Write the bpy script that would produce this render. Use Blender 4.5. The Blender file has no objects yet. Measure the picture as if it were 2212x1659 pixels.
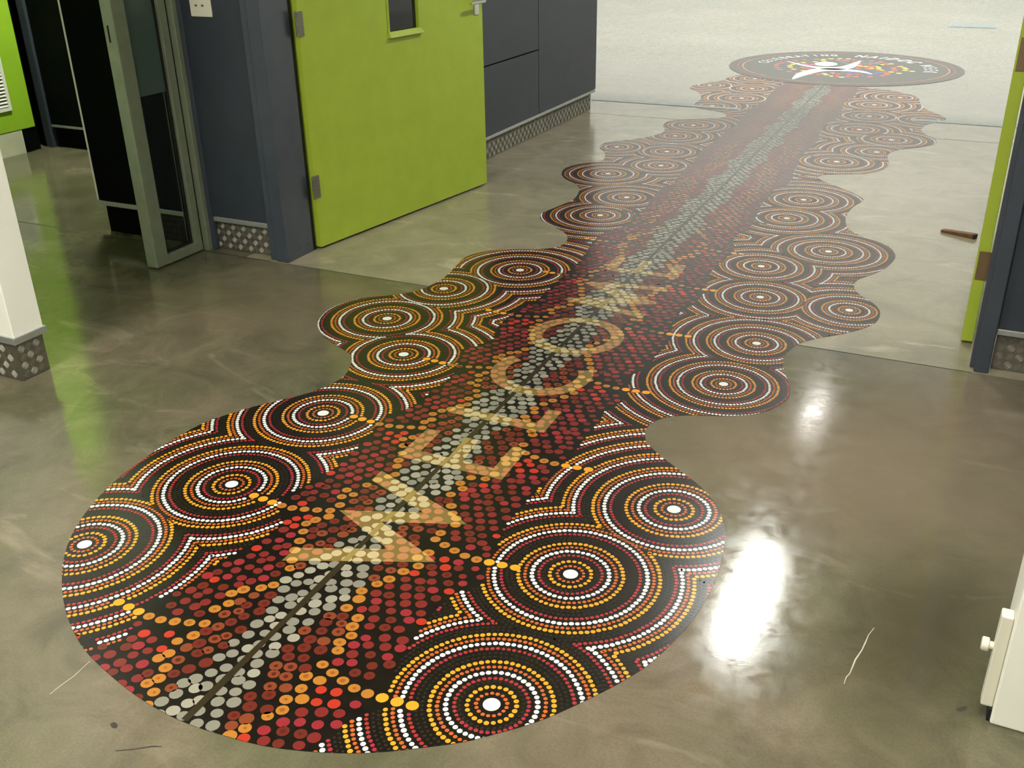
import bpy, bmesh, math, random
import numpy as np
from mathutils import Matrix, Vector

random.seed(7)
rng = np.random.default_rng(7)
sc = bpy.context.scene
COL = sc.collection
PI = math.pi

# ------------------------------------------------------------------ camera, world, exposure
W_PX = 2212.0
cd = bpy.data.cameras.new('camera')
cd.sensor_fit = 'HORIZONTAL'; cd.sensor_width = 36.0
cd.lens = 2165.0 * 36.0 / W_PX
cd.clip_start = 0.05; cd.clip_end = 200
cam = bpy.data.objects.new('camera', cd); COL.objects.link(cam)
R0 = [[0.9006997281383332, 0.43412149781602355, -0.016689064248925273],
      [0.17626278941716098, -0.40027515647492784, -0.899283730630024],
      [-0.3970786179063462, 0.807042950680411, -0.43704719076850457]]
M = Matrix(((R0[0][0], -R0[1][0], -R0[2][0], 0),
            (R0[0][1], -R0[1][1], -R0[2][1], 0),
            (R0[0][2], -R0[1][2], -R0[2][2], 1.5),
            (0, 0, 0, 1)))
cam.matrix_world = M
sc.camera = cam
sc.view_settings.view_transform = 'Standard'
sc.view_settings.look = 'None'
sc.view_settings.gamma = 1.0
sc.view_settings.exposure = 0.0
sc.view_settings.use_curve_mapping = False
wd = bpy.data.worlds.new('world'); sc.world = wd; wd.use_nodes = True
wd.node_tree.nodes['Background'].inputs[0].default_value = (0.6, 0.62, 0.6, 1)
wd.node_tree.nodes['Background'].inputs[1].default_value = 0.05

NEAR_L = 42.0      # tubes of the foyer lights
CORR_L = 86.0      # tubes over the passage behind the doors
HALL_W = 235.0     # each high-bay lamp added to light the hall

# ------------------------------------------------------------------ materials
def mat(name, col, rough=0.5, metal=0.0, spec=0.5, emit=None, trans=0.0):
    m = bpy.data.materials.new(name); m.use_nodes = True
    b = m.node_tree.nodes['Principled BSDF']
    b.inputs['Base Color'].default_value = (*col, 1)
    b.inputs['Roughness'].default_value = rough
    b.inputs['Metallic'].default_value = metal
    b.inputs['Specular IOR Level'].default_value = spec
    b.inputs['Transmission Weight'].default_value = trans
    if emit:
        b.inputs['Emission Color'].default_value = (*emit[0], 1)
        b.inputs['Emission Strength'].default_value = emit[1]
    return m

def noisy(m, scale, amt, bump=0.0, bscale=None, rough=None, stretch=(1, 1, 1)):
    """vary the base colour (and relief) of a material with a noise texture"""
    nt = m.node_tree; b = nt.nodes['Principled BSDF']
    tc = nt.nodes.new('ShaderNodeTexCoord'); mp = nt.nodes.new('ShaderNodeMapping')
    mp.inputs['Scale'].default_value = stretch
    nt.links.new(tc.outputs['Object'], mp.inputs[0])
    n = nt.nodes.new('ShaderNodeTexNoise'); n.inputs['Scale'].default_value = scale
    n.inputs['Detail'].default_value = 4
    nt.links.new(mp.outputs[0], n.inputs[0])
    c = b.inputs['Base Color'].default_value[:3]
    r = nt.nodes.new('ShaderNodeValToRGB')
    r.color_ramp.elements[0].position = 0.3; r.color_ramp.elements[1].position = 0.7
    r.color_ramp.elements[0].color = (*[x * (1 - amt) for x in c], 1)
    r.color_ramp.elements[1].color = (*[min(1, x * (1 + amt)) for x in c], 1)
    nt.links.new(n.outputs[0], r.inputs[0]); nt.links.new(r.outputs[0], b.inputs['Base Color'])
    if bump:
        n2 = nt.nodes.new('ShaderNodeTexNoise'); n2.inputs['Scale'].default_value = bscale or scale * 10
        nt.links.new(mp.outputs[0], n2.inputs[0])
        bp = nt.nodes.new('ShaderNodeBump'); bp.inputs['Strength'].default_value = bump
        bp.inputs['Distance'].default_value = 0.002
        nt.links.new(n2.outputs[0], bp.inputs['Height']); nt.links.new(bp.outputs[0], b.inputs['Normal'])
    return m

def concrete(name, cols, seed, rbase=0.16, scuff=0.35, bst=0.10, tone_patches=(), mo=0.20):
    if bst == 0: mo = 0.07
    """polished concrete: clouds of olive, brown and grey, pale scuffs, fine speckle, uneven polish"""
    m = bpy.data.materials.new(name); m.use_nodes = True
    nt = m.node_tree; N = nt.nodes; L = nt.links; b = N['Principled BSDF']
    tc = N.new('ShaderNodeTexCoord')
    def noise(scale, detail=4, rough=0.55, dist=0.0, off=0.0, sx=1, sy=1):
        mp = N.new('ShaderNodeMapping'); mp.inputs['Location'].default_value = (off + seed, off * 2 + seed, off)
        mp.inputs['Scale'].default_value = (sx, sy, 1)
        L.new(tc.outputs['Object'], mp.inputs[0])
        n = N.new('ShaderNodeTexNoise'); n.inputs['Scale'].default_value = scale
        n.inputs['Detail'].default_value = detail; n.inputs['Roughness'].default_value = rough
        n.inputs['Distortion'].default_value = dist
        L.new(mp.outputs[0], n.inputs[0]); return n.outputs[0]
    def ramp(src, stops):
        r = N.new('ShaderNodeValToRGB'); e = r.color_ramp.elements
        e[0].position, e[0].color = stops[0][0], (*stops[0][1], 1)
        e[1].position, e[1].color = stops[-1][0], (*stops[-1][1], 1)
        for p, c in stops[1:-1]:
            x = e.new(p); x.color = (*c, 1)
        L.new(src, r.inputs[0]); return r.outputs[0]
    def mix(f, a, c, mode='MIX'):
        x = N.new('ShaderNodeMix'); x.data_type = 'RGBA'; x.blend_type = mode
        if isinstance(f, float): x.inputs[0].default_value = f
        else: L.new(f, x.inputs[0])
        L.new(a, x.inputs[6]); L.new(c, x.inputs[7]); return x.outputs[2]
    base = ramp(noise(0.9, 5, 0.6, 0.6), [(0.32, cols[0]), (0.5, cols[1]), (0.68, cols[2])])
    mott = ramp(noise(4.5, 6, 0.65, 0.9, 3.1), [(0.28, (1 - mo, 1 - mo, 1 - mo)), (0.72, (1 + mo, 1 + mo * .97, 1 + mo * .9))])
    c1 = mix(1.0, base, mott, 'MULTIPLY')
    fine = ramp(noise(160, 3, 0.7, 0, 1.7), [(0.25, (0.8, 0.8, 0.8)), (0.75, (1.2, 1.2, 1.2))])
    c2 = mix(0.7, c1, fine, 'MULTIPLY')
    pale = N.new('ShaderNodeRGB'); pale.outputs[0].default_value = (*[min(1, x * 2.0 + 0.03) for x in cols[2]], 1)
    sm = ramp(noise(2.6, 6, 0.62, 1.4, 8.3, 0.55, 1.6), [(0.60, (0, 0, 0)), (0.72, (1, 1, 1))])
    sm2 = N.new('ShaderNodeMath'); sm2.operation = 'MULTIPLY'; sm2.inputs[1].default_value = scuff
    L.new(sm, sm2.inputs[0])
    c3 = mix(sm2.outputs[0], c2, pale.outputs[0])
    geo = N.new('ShaderNodeNewGeometry')
    for (sx, sy, rx, ry, col, amt) in tone_patches:
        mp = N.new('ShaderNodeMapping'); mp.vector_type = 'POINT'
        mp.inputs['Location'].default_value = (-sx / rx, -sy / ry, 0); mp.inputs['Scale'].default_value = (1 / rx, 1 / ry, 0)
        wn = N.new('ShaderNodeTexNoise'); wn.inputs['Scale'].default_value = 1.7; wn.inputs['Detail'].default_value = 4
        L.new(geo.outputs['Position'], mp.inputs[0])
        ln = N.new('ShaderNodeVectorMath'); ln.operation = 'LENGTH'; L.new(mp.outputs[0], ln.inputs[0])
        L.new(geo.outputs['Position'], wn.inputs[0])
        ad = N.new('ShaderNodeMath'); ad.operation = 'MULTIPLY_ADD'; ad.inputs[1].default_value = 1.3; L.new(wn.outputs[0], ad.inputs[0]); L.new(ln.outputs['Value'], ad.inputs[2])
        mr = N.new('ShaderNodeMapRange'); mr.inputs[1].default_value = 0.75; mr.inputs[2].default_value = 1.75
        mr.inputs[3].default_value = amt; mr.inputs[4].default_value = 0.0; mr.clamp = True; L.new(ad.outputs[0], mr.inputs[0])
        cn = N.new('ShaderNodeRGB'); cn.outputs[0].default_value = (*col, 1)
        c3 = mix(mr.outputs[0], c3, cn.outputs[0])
    L.new(c3, b.inputs['Base Color'])
    rr = N.new('ShaderNodeMapRange'); rr.inputs[1].default_value = 0.3; rr.inputs[2].default_value = 0.7
    rr.inputs[3].default_value = rbase - 0.05; rr.inputs[4].default_value = rbase + 0.09
    L.new(noise(14, 6, 0.7, 0.5, 5.0), rr.inputs[0]); L.new(rr.outputs[0], b.inputs['Roughness'])
    bp = N.new('ShaderNodeBump'); bp.inputs['Strength'].default_value = bst; bp.inputs['Distance'].default_value = 0.001
    if bst > 0: L.new(noise(55, 5, 0.7, 0, 9), bp.inputs['Height']); L.new(bp.outputs[0], b.inputs['Normal'])
    b.inputs['Specular IOR Level'].default_value = 0.55
    return m

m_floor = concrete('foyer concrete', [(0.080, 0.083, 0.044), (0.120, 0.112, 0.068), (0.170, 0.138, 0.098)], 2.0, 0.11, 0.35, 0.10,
    [(-0.15, 2.75, 0.9, 0.75, (0.235, 0.185, 0.130), 0.75), (-2.55, 3.05, 0.7, 0.5, (0.18, 0.135, 0.085), 0.6), (0.03, 2.0, 0.20, 0.42, (0.055, 0.042, 0.022), 0.8)], 0.30)  # set by position: two paler warm patches and one dark brown stain
m_slab = concrete('passage concrete', [(0.23, 0.212, 0.142), (0.275, 0.245, 0.172), (0.32, 0.28, 0.205)], 11.0, 0.17, 0.4, 0.04)
m_hall = concrete('hall concrete', [(0.215, 0.21, 0.175), (0.24, 0.23, 0.19), (0.27, 0.25, 0.21)], 31.0, 0.20, 0.12, 0.0)
m_crack = mat('joint filler', (0.03, 0.03, 0.025), 0.7)
m_lime = noisy(mat('lime laminate', (0.34, 0.44, 0.036), 0.42), 9, 0.05, 0.05, 300)
m_limewall = noisy(mat('lime paint', (0.33, 0.56, 0.03), 0.5), 6, 0.05)
m_blue = noisy(mat('slate blue panel', (0.028, 0.036, 0.050), 0.5), 7, 0.10, 0.08, 260)
m_jamb = noisy(mat('slate blue steel frame', (0.045, 0.055, 0.073), 0.26), 9, 0.08)
m_black = mat('shadow gap', (0.004, 0.004, 0.004), 0.8)
m_dark = noisy(mat('shade-black wall panel', (0.003, 0.004, 0.0035), 0.8, 0, 0.04), 5, 0.2)  # near-black carries the shade of the unlit walls in its colour
m_strip = noisy(mat('brushed aluminium strip', (0.42, 0.43, 0.42), 0.42, 0.65), 40, 0.08)
m_tread = noisy(mat('aluminium tread plate', (0.20, 0.19, 0.155), 0.42, 0.75), 30, 0.15)
m_tread2 = mat('worn tread bars', (0.36, 0.35, 0.30), 0.55, 0.6)
m_alu = noisy(mat('green grey aluminium frame', (0.25, 0.29, 0.20), 0.35, 0.35), 20, 0.08)
m_glass = mat('tinted glass', (0.55, 0.70, 0.62), 0.02, 0, 0.5, None, 1.0)
m_refl = mat('painted grey green reflection', (0.060, 0.095, 0.075), 0.3)  # tint of the reflection in the upper glass, put into a colour
m_dglass = mat('dark door glass', (0.01, 0.012, 0.014), 0.05)
m_white = noisy(mat('white paint', (0.86, 0.86, 0.78), 0.6), 5, 0.03, 0.1, 90)
m_cream = noisy(mat('cream skirting', (0.62, 0.62, 0.45), 0.5), 8, 0.08)
m_ivory = mat('ivory plastic', (0.72, 0.70, 0.58), 0.35)
m_steel = mat('satin steel', (0.60, 0.60, 0.58), 0.28, 0.9)
m_hinge = mat('dull hinge steel', (0.23, 0.22, 0.19), 0.4, 0.8)
m_hingeb = mat('bronze hinge steel', (0.22, 0.15, 0.08), 0.4, 0.6)
m_wood = noisy(mat('brown wood', (0.16, 0.07, 0.025), 0.55), 60, 0.35, 0, None, None, (1, 12, 1))
m_wood_d = mat('dark wood end', (0.03, 0.014, 0.008), 0.6)
m_ceil = mat('white ceiling', (0.62, 0.62, 0.58), 0.8)
m_fceil = mat('grey acoustic ceiling', (0.28, 0.28, 0.26), 0.9)
m_hwall = noisy(mat('hall white wall', (0.80, 0.81, 0.78), 0.7), 1.0, 0.02)
m_hgrey = mat('hall grey wall', (0.34, 0.36, 0.33), 0.7)
m_drain = noisy(mat('grey metal cover strip', (0.30, 0.34, 0.34), 0.4, 0.4), 12, 0.1)
m_house = mat('light housing', (0.75, 0.75, 0.75), 0.5)
m_tube = mat('near tube', (1, 1, 1), 0.5, 0, 0.5, ((1.0, 0.97, 0.86), NEAR_L))
m_tubec = mat('passage tube', (1, 1, 1), 0.5, 0, 0.5, ((0.98, 1.0, 0.93), CORR_L))
m_tubea = mat('added foyer tube', (1, 1, 1), 0.5, 0, 0.5, ((1.0, 0.95, 0.86), 25))
m_tubed = mat('dim passage tube', (1, 1, 1), 0.5, 0, 0.5, ((1.0, 0.97, 0.9), 14))
m_side = mat('side tube', (1, 1, 1), 0.5, 0, 0.5, ((0.95, 1.0, 0.80), 300))
m_bay = mat('added bay lamp face', (1, 1, 1), 0.5, 0, 0.5, ((1.0, 1.0, 0.96), 12))

# vinyl inks
VR = 0.25
def ink(n, c, r=VR): return mat('ink ' + n, c, r, 0, 0.5)
INK = dict(
    base=noisy(ink('black', (0.008, 0.006, 0.004)), 30, 0.25),
    white=ink('white', (0.78, 0.77, 0.72)), yel=ink('yellow ochre', (0.72, 0.30, 0.022)),
    yel2=ink('dull ochre', (0.38, 0.155, 0.024)), org=ink('burnt orange', (0.38, 0.085, 0.018)),
    red=ink('dark red', (0.17, 0.020, 0.017)), red2=ink('crimson', (0.25, 0.022, 0.028)),
    char=ink('charcoal', (0.024, 0.019, 0.012)), gry=ink('warm grey', (0.205, 0.195, 0.155)),
    gry2=ink('pale warm grey', (0.285, 0.27, 0.21)), bred=ink('bright red', (0.40, 0.032, 0.016)),
    mar=ink('maroon', (0.125, 0.020, 0.012)), brn=ink('red brown', (0.19, 0.045, 0.017)),
    core=ink('dark core', (0.27, 0.085, 0.018)), core2=ink('dark red core', (0.085, 0.014, 0.009)), spine=ink('spine black', (0.030, 0.022, 0.010)),
    fred=ink('faded red', (0.25, 0.034, 0.030)), fpur=ink('faded plum', (0.18, 0.024, 0.036)), fbrn=ink('faded orange brown', (0.25, 0.085, 0.030)),
    rorg=ink('ring orange', (0.44, 0.105, 0.022)), rred=ink('ring red', (0.30, 0.032, 0.028)), rcrim=ink('ring crimson', (0.32, 0.022, 0.045)),
    spt=ink('spine under gold', (0.27, 0.20, 0.06)),
    tan=ink('olive tan', (0.185, 0.125, 0.036)), gold=ink('light gold', (0.52, 0.30, 0.085)),
    cream=ink('cream', (0.47, 0.385, 0.21)), salm=ink('salmon', (0.40, 0.185, 0.075)),
)
DINK = dict(dark=mat('sticker charcoal', (0.022, 0.021, 0.020), 0.26), red=mat('sticker red', (0.72, 0.05, 0.03), 0.26),
            yel=mat('sticker yellow', (0.80, 0.62, 0.04), 0.26), white=mat('sticker white', (0.85, 0.85, 0.85), 0.26),
            teal=mat('sticker teal', (0.02, 0.22, 0.19), 0.26), blue=mat('sticker blue', (0.02, 0.08, 0.48), 0.26),
            pink=mat('sticker magenta', (0.55, 0.06, 0.22), 0.26), org=mat('sticker ochre line', (0.45, 0.17, 0.04), 0.26),
            mar=mat('sticker maroon line', (0.17, 0.03, 0.02), 0.26), gtext=mat('sticker grey text', (0.85, 0.87, 0.86), 0.26))

# ------------------------------------------------------------------ helpers
class MB:
    def __init__(s): s.v = []; s.f = []; s.m = []
    def add(s, vs, fs, mi=0):
        o = len(s.v); s.v += [tuple(map(float, p)) for p in vs]
        for f in fs: s.f.append([i + o for i in f]); s.m.append(mi)
    def box(s, a, b, mi=0):
        (x0, y0, z0), (x1, y1, z1) = a, b
        s.add([(x0, y0, z0), (x1, y0, z0), (x1, y1, z0), (x0, y1, z0), (x0, y0, z1), (x1, y0, z1), (x1, y1, z1), (x0, y1, z1)],
              [(0, 3, 2, 1), (4, 5, 6, 7), (0, 1, 5, 4), (1, 2, 6, 5), (2, 3, 7, 6), (3, 0, 4, 7)], mi)
    def disc(s, x, y, z, r, n=8, mi=0, ph=0.0, ry=None):
        ry = ry or r
        s.add([(x + r * math.cos(ph + 2 * PI * i / n), y + ry * math.sin(ph + 2 * PI * i / n), z) for i in range(n)], [list(range(n))], mi)
    def tube(s, p, q, r, n=12, mi=0, r2=None):
        p = Vector(p); q = Vector(q); d = (q - p).normalized(); r2 = r if r2 is None else r2
        a = d.orthogonal().normalized(); b = d.cross(a); vs = []
        for c, rr in ((p, r), (q, r2)):
            for i in range(n):
                t = 2 * PI * i / n; vs.append(c + a * rr * math.cos(t) + b * rr * math.sin(t))
        s.add(vs, [[i, (i + 1) % n, n + (i + 1) % n, n + i] for i in range(n)] + [list(range(n))[::-1], list(range(n, 2 * n))], mi)
    def prism(s, poly, z0, z1, mi=0):
        n = len(poly)
        s.add([(x, y, z0) for x, y in poly] + [(x, y, z1) for x, y in poly],
              [list(range(n))[::-1], list(range(n, 2 * n))] + [[i, (i + 1) % n, n + (i + 1) % n, n + i] for i in range(n)], mi)
    def obj(s, name, mats, parent=None, bevel=0.0, seg=2, smooth=False):
        me = bpy.data.meshes.new(name); me.from_pydata(s.v, [], s.f)
        if not isinstance(mats, (list, tuple)): mats = [mats]
        for m in mats: me.materials.append(m)
        if len(mats) > 1: me.polygons.foreach_set('material_index', s.m)
        if smooth: me.polygons.foreach_set('use_smooth', [True] * len(s.f))
        me.update()
        o = bpy.data.objects.new(name, me); COL.objects.link(o)
        if parent: o.parent = parent
        if bevel:
            md = o.modifiers.new('bevel', 'BEVEL'); md.width = bevel; md.segments = seg; md.limit_method = 'ANGLE'
        return o

def tag(o, label=None, cat=None, group=None, kind=None):
    if label: o['label'] = label
    if cat: o['category'] = cat
    if group: o['group'] = group
    if kind: o['kind'] = kind
    return o
def empty(name, loc=(0, 0, 0), rz=0.0):
    o = bpy.data.objects.new(name, None); COL.objects.link(o); o.location = loc; o.rotation_euler = (0, 0, rz); o.empty_display_size = 0.1
    return o
def box(name, a, b, m, parent=None, bevel=0.0):
    k = MB(); k.box(a, b); return k.obj(name, m, parent, bevel)
def struct(o): o['kind'] = 'structure'; return o

# ------------------------------------------------------------------ the shell
Y0 = 3.49                       # joint between foyer slab and passage slab
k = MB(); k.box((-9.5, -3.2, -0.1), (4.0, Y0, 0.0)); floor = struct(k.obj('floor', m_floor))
k = MB(); k.box((-11.6, 7.86, -0.1), (5.1, 22.0, 0.0)); hs = k.obj('concrete_slab', m_hall, floor); hs['label'] = 'palest concrete slab of the far hall'
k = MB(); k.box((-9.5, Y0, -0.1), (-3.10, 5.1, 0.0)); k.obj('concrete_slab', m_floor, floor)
k = MB(); k.box((-3.10, Y0, -0.1), (4.0, 7.86, 0.0)); k.box((-11.6, 5.1, -0.1), (-3.10, 7.86, 0.0))
slab = k.obj('concrete_slab', m_slab, floor); slab['label'] = 'paler concrete slab beyond the doorway'
k = MB(); k.box((-9.4, Y0 - 0.004, -0.01), (-2.95, Y0 + 0.003, 0.0006)); k.obj('slab_joint', m_crack, floor)
k = MB(); k.box((-2.86, Y0 - 0.003, -0.01), (0.05, Y0 + 0.002, 0.0005)); k.obj('slab_joint', m_crack, floor)
k = MB(); k.box((-3.2, 7.29, -0.01), (3.9, 7.294, 0.0005)); k.obj('slab_joint', m_crack, floor)

def treads(x0, x1, z0, z1, seed=0):
    """five-bar tread pattern on the plane y=0 facing -y, x along, z up"""
    t = MB(); p = 0.031
    for i in range(int((x1 - x0) / p)):
        for j in range(int((z1 - z0) / p)):
            cx = x0 + (i + 0.5) * p; cz = z0 + (j + 0.5) * p; s = 1 if (i + j) % 2 else -1
            for q in range(-2, 3):
                ln = 0.0140 if abs(q) < 2 else 0.0115
                ux, uz = 0.7071, 0.7071 * s; nx, nz = -uz, ux
                c = (cx + nx * q * 0.0052, cz + nz * q * 0.0052); w = 0.0017
                P = [(c[0] - ux * ln, 0, c[1] - uz * ln), (c[0] + nx * w, 0, c[1] + nz * w), (c[0] + ux * ln, 0, c[1] + uz * ln), (c[0] - nx * w, 0, c[1] - nz * w),
                     (c[0] - ux * ln * .6, -0.0022, c[1] - uz * ln * .6), (c[0] + ux * ln * .6, -0.0022, c[1] + uz * ln * .6)]
                t.add(P, [(0, 3, 5, 4), (3, 2, 5), (2, 1, 4, 5), (1, 0, 4)])
    return t
def tread_part(x0, x1, parent, origin, rz, z1=0.128):
    """kick plate of tread metal: plain sheet plus raised bars; lies on local plane y=0"""
    k = MB(); k.box((x0, 0.0, 0.002), (x1, 0.004, z1))
    o = k.obj('kick_plate', m_tread, parent); o.location = origin; o.rotation_euler = (0, 0, rz)
    b = treads(x0 + 0.004, x1 - 0.004, 0.006, z1 - 0.002).obj('tread_bars', m_tread2, o); b['kind'] = 'stuff'
    return o

# --- wall with the doorway (faces the camera), left of the passage
WY = 3.54
w = struct(empty('wall_doorway', (-2.92, WY, 0)))
def ch(o, par):                 # keep world coordinates under a moved parent
    o.parent = par; o.matrix_parent_inverse = par.matrix_world.inverted() if False else Matrix.Translation(-Vector(par.location)); return o
ch(box('wall_core', (-4.02, WY + 0.022, 0), (-2.95, WY + 0.10, 2.7), m_dark), w)
ch(box('panel', (-3.300, WY, 0.165), (-2.945, WY + 0.02, 2.7), m_blue, None, 0.002), w)
ch(box('panel', (-4.040, WY, 0.165), (-3.385, WY + 0.02, 2.7), m_dark, None, 0.002), w)['label'] = 'wall panel behind the glazed leaf, its shade painted near-black'
ch(box('cover_strip', (-4.045, WY - 0.006, 0.140), (-3.385, WY + 0.016, 0.163), m_strip, None, 0.002), w)
ch(box('cover_strip', (-3.320, WY - 0.006, 0.140), (-2.945, WY + 0.016, 0.163), m_strip, None, 0.002), w)
k = MB(); k.tube((-4.043, WY + .004, 0.165), (-4.043, WY + .004, 2.69), 0.0075, 16)
ch(k.obj('corner_trim', m_white), w)
tp = tread_part(0, 0.375, None, (-3.32, WY + 0.016, 0), 0, 0.138); ch(tp, w)
ch(box('recess', (-4.015, WY + 0.016, 0), (-3.39, WY + 0.022, 0.14), m_dark), w)

# --- door frame posts
def post(name, x0, x1, flip):
    e = struct(empty(name, ((x0 + x1) / 2, 3.51, 0)))
    ch(box('frame_face', (x0, 3.500, 0.0), (x1, 3.700, 2.5), m_jamb, None, 0.004), e)
    s = -1 if flip else 1
    if not flip:
        ch(box('rebate', (x0, 3.700, 0.0), (x1 - 0.004, 3.722, 2.5), m_black), e)
        ch(box('frame_return', (x0 - 0.040, 3.512, 0.0), (x0, 3.56, 2.5), m_jamb, None, 0.003), e)
        b = MB()
        for yy in (3.60, 3.655): b.tube((x1 + 0.0005, yy, 0.045), (x1 - 0.004, yy, 0.045), 0.0035, 10)
        ch(b.obj('screw_head', m_black), e)
    else:
        ch(box('frame_stop', (x0 - 0.014, 3.535, 0.0), (x0 + 0.01, 3.70, 2.5), m_jamb, None, 0.003), e)
    return e
post('trim_1', -2.925, -2.858, False)
post('trim_2', 0.052, 0.100, True)

# --- passage wall on the left, x = -2.9, panels over a tread-plate base
w = struct(empty('wall_passage', (-2.95, 5.5, 0)))
ch(box('wall_core', (-3.10, 3.75, 0), (-2.935, 7.40, 2.7), m_dark), w)
for a, b2, z0, z1 in ((3.76, 5.075, .155, 2.7), (5.080, 6.389, 0.155, 0.572), (5.080, 6.389, 0.580, 1.70), (6.396, 7.455, 0.155, 2.7), (5.080, 6.389, 1.708, 2.7)):
    ch(box('panel', (-2.930, a, z0), (-2.900, b2, z1), m_blue, None, 0.0015), w)
ch(box('cover_strip', (-2.934, 3.76, 0.133), (-2.897, 7.440, 0.153), m_strip, None, 0.002), w)
tp = tread_part(0, 3.64, None, (-2.925, 3.775, 0), PI / 2, 0.132); ch(tp, w)
ch(box('end_panel', (-3.12, 7.41, 0.155), (-2.932, 7.455, 2.7), m_blue), w)

# --- the right-hand bit of doorway wall
w = struct(empty('wall_right', (0.6, 3.55, 0)))
ch(box('wall_core', (0.11, 3.560, 0), (2.2, 3.70, 2.7), m_dark), w)
ch(box('panel', (0.100, 3.530, 0.160), (2.2, 3.556, 2.7), m_blue, None, 0.002), w)
ch(box('cover_strip', (0.100, 3.522, 0.138), (2.2, 3.552, 0.158), m_strip, None, 0.002), w)
tp = tread_part(0, 1.2, None, (0.104, 3.552, 0), 0, 0.136); ch(tp, w)

# ------------------------------------------------------------------ doors
def door_local(name, hinge, ang, length, side):
    """door leaf in local coordinates: x along the leaf from the hinge, y across it; local -y (side=-1) or +y is the seen face"""
    e = struct(empty(name, (hinge[0], hinge[1], 0), ang)); return e
D = door_local('door_1', (-2.834, 3.728), math.atan2(1.368, 0.189), 1.38, -1)
L = 1.381; T = 0.042; Z0 = 0.012; Z1 = 2.06
# vision panel opening along the leaf 0.60..0.825, z from 0.925 up
ox0, ox1, oz0, oz1 = 0.598, 0.828, 0.918, 1.75
k = MB()
for a, b2 in (((0, 0, Z0), (ox0, T, Z1)), ((ox1, 0, Z0), (L, T, Z1)), ((ox0, 0, Z0), (ox1, T, oz0)), ((ox0, 0, oz1), (ox1, T, Z1))):
    k.box(a, b2)
bm = bmesh.new()
me0 = bpy.data.meshes.new('leaf'); me0.from_pydata(k.v, [], k.f); bm.from_mesh(me0)
bmesh.ops.remove_doubles(bm, verts=bm.verts, dist=1e-5)
# drop the internal faces between the four blocks
seen = {}
for f in list(bm.faces):
    c = f.calc_center_median(); key = (round(c.x, 3), round(c.y, 3), round(c.z, 3)); seen.setdefault(key, []).append(f)
for fs in seen.values():
    if len(fs) > 1:
        for f in fs: bm.faces.remove(f)
bm.to_mesh(me0); bm.free(); me0.materials.append(m_lime)
leaf = bpy.data.objects.new('door_leaf', me0); COL.objects.link(leaf); leaf.parent = D
# the face turned to the camera is local -y
k = MB(); k.box((ox0 + 0.004, 0.014, oz0), (ox1 - 0.004, 0.020, oz1)); k.obj('window_pane', m_dglass, D)
k = MB()
def bead(x0, x1, z0, z1):
    k.box((x0, -0.011, z0), (x1, 0.0, z1))
w_ = 0.022
k.add([(ox0 - .012, 0, oz0 - .024), (ox1 + .022, 0, oz0 - .024), (ox1 + .004, 0.012, oz0 + .004), (ox0, 0.012, oz0 + .004),
       (ox0 - .012, -.024, oz0 - .020), (ox1 + .022, -.024, oz0 - .020), (ox1 + .010, -.004, oz0 + .006), (ox0, -.004, oz0 + .006)],
      [(0, 1, 5, 4), (4, 5, 6, 7), (7, 6, 2, 3), (0, 4, 7, 3), (1, 2, 6, 5)])
k.obj('glazing_bead', m_lime, D, 0.002)
for x0 in (ox0 - 0.006, ox1 - 0.002):
    k = MB(); k.box((x0, -0.006, oz0), (x0 + 0.010, 0.013, oz1)); k.obj('glazing_bead', m_lime, D, 0.001)
# lever handle on an escutcheon
hx = 1.325
k = MB(); k.box((hx - 0.020, -0.006, 0.935), (hx + 0.020, 0.0, 1.13)); hd = k.obj('door_handle', m_steel, D, 0.003)
k = MB(); k.tube((hx, -0.006, 1.005), (hx, -0.05, 1.005), 0.010); k.tube((hx + 0.012, -0.05, 1.005), (hx - 0.115, -0.050, 1.002), 0.0095, 14, 0, 0.008)
k.obj('lever', m_steel, hd, 0.001, 2, False)
def hinge(parent, x, y, z, m, flip=1):
    k = MB(); k.box((x - 0.022, y - 0.004, z), (x + 0.020, y + 0.003, z + 0.105))
    h = k.obj('hinge', m, parent, 0.001)
    k = MB()
    for i in range(5): k.tube((x - 0.024, y - 0.006, z + i * 0.021 + .0006), (x - 0.024, y - 0.006, z + i * 0.021 + 0.0204), 0.0065, 12)
    k.obj('knuckle', m, h)
    return h
for z in (0.250, 0.968, 1.75): hinge(D, 0.006, -0.002, z, m_hinge)

D2 = door_local('door_2', (-0.006, 3.742), PI / 2 + 0.0, 1.36, 1)
k = MB(); k.box((0, -0.040, 0.012), (1.36, 0.0, Z1)); k.obj('door_leaf', m_lime, D2, 0.0015)
for z in (0.250, 0.965, 1.75):
    k = MB(); k.box((-0.004, -0.043, z), (0.0, -0.006, z + 0.105)); h = k.obj('hinge', m_hingeb, D2, 0.0008)
    k = MB(); k.tube((-0.006, -0.047, z), (-0.006, -0.047, z + 0.105), 0.006, 12); k.obj('knuckle', m_hingeb, h)
k = MB(); k.box((1.24, -0.046, 0.935), (1.28, -0.040, 1.13)); h = k.obj('door_handle', m_steel, D2, 0.002)
k = MB(); k.tube((1.26, -0.046, 1.005), (1.26, -0.09, 1.005), 0.010); k.tube((1.272, -0.09, 1.005), (1.145, -0.09, 1.002), 0.009); k.obj('lever', m_steel, h)

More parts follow.
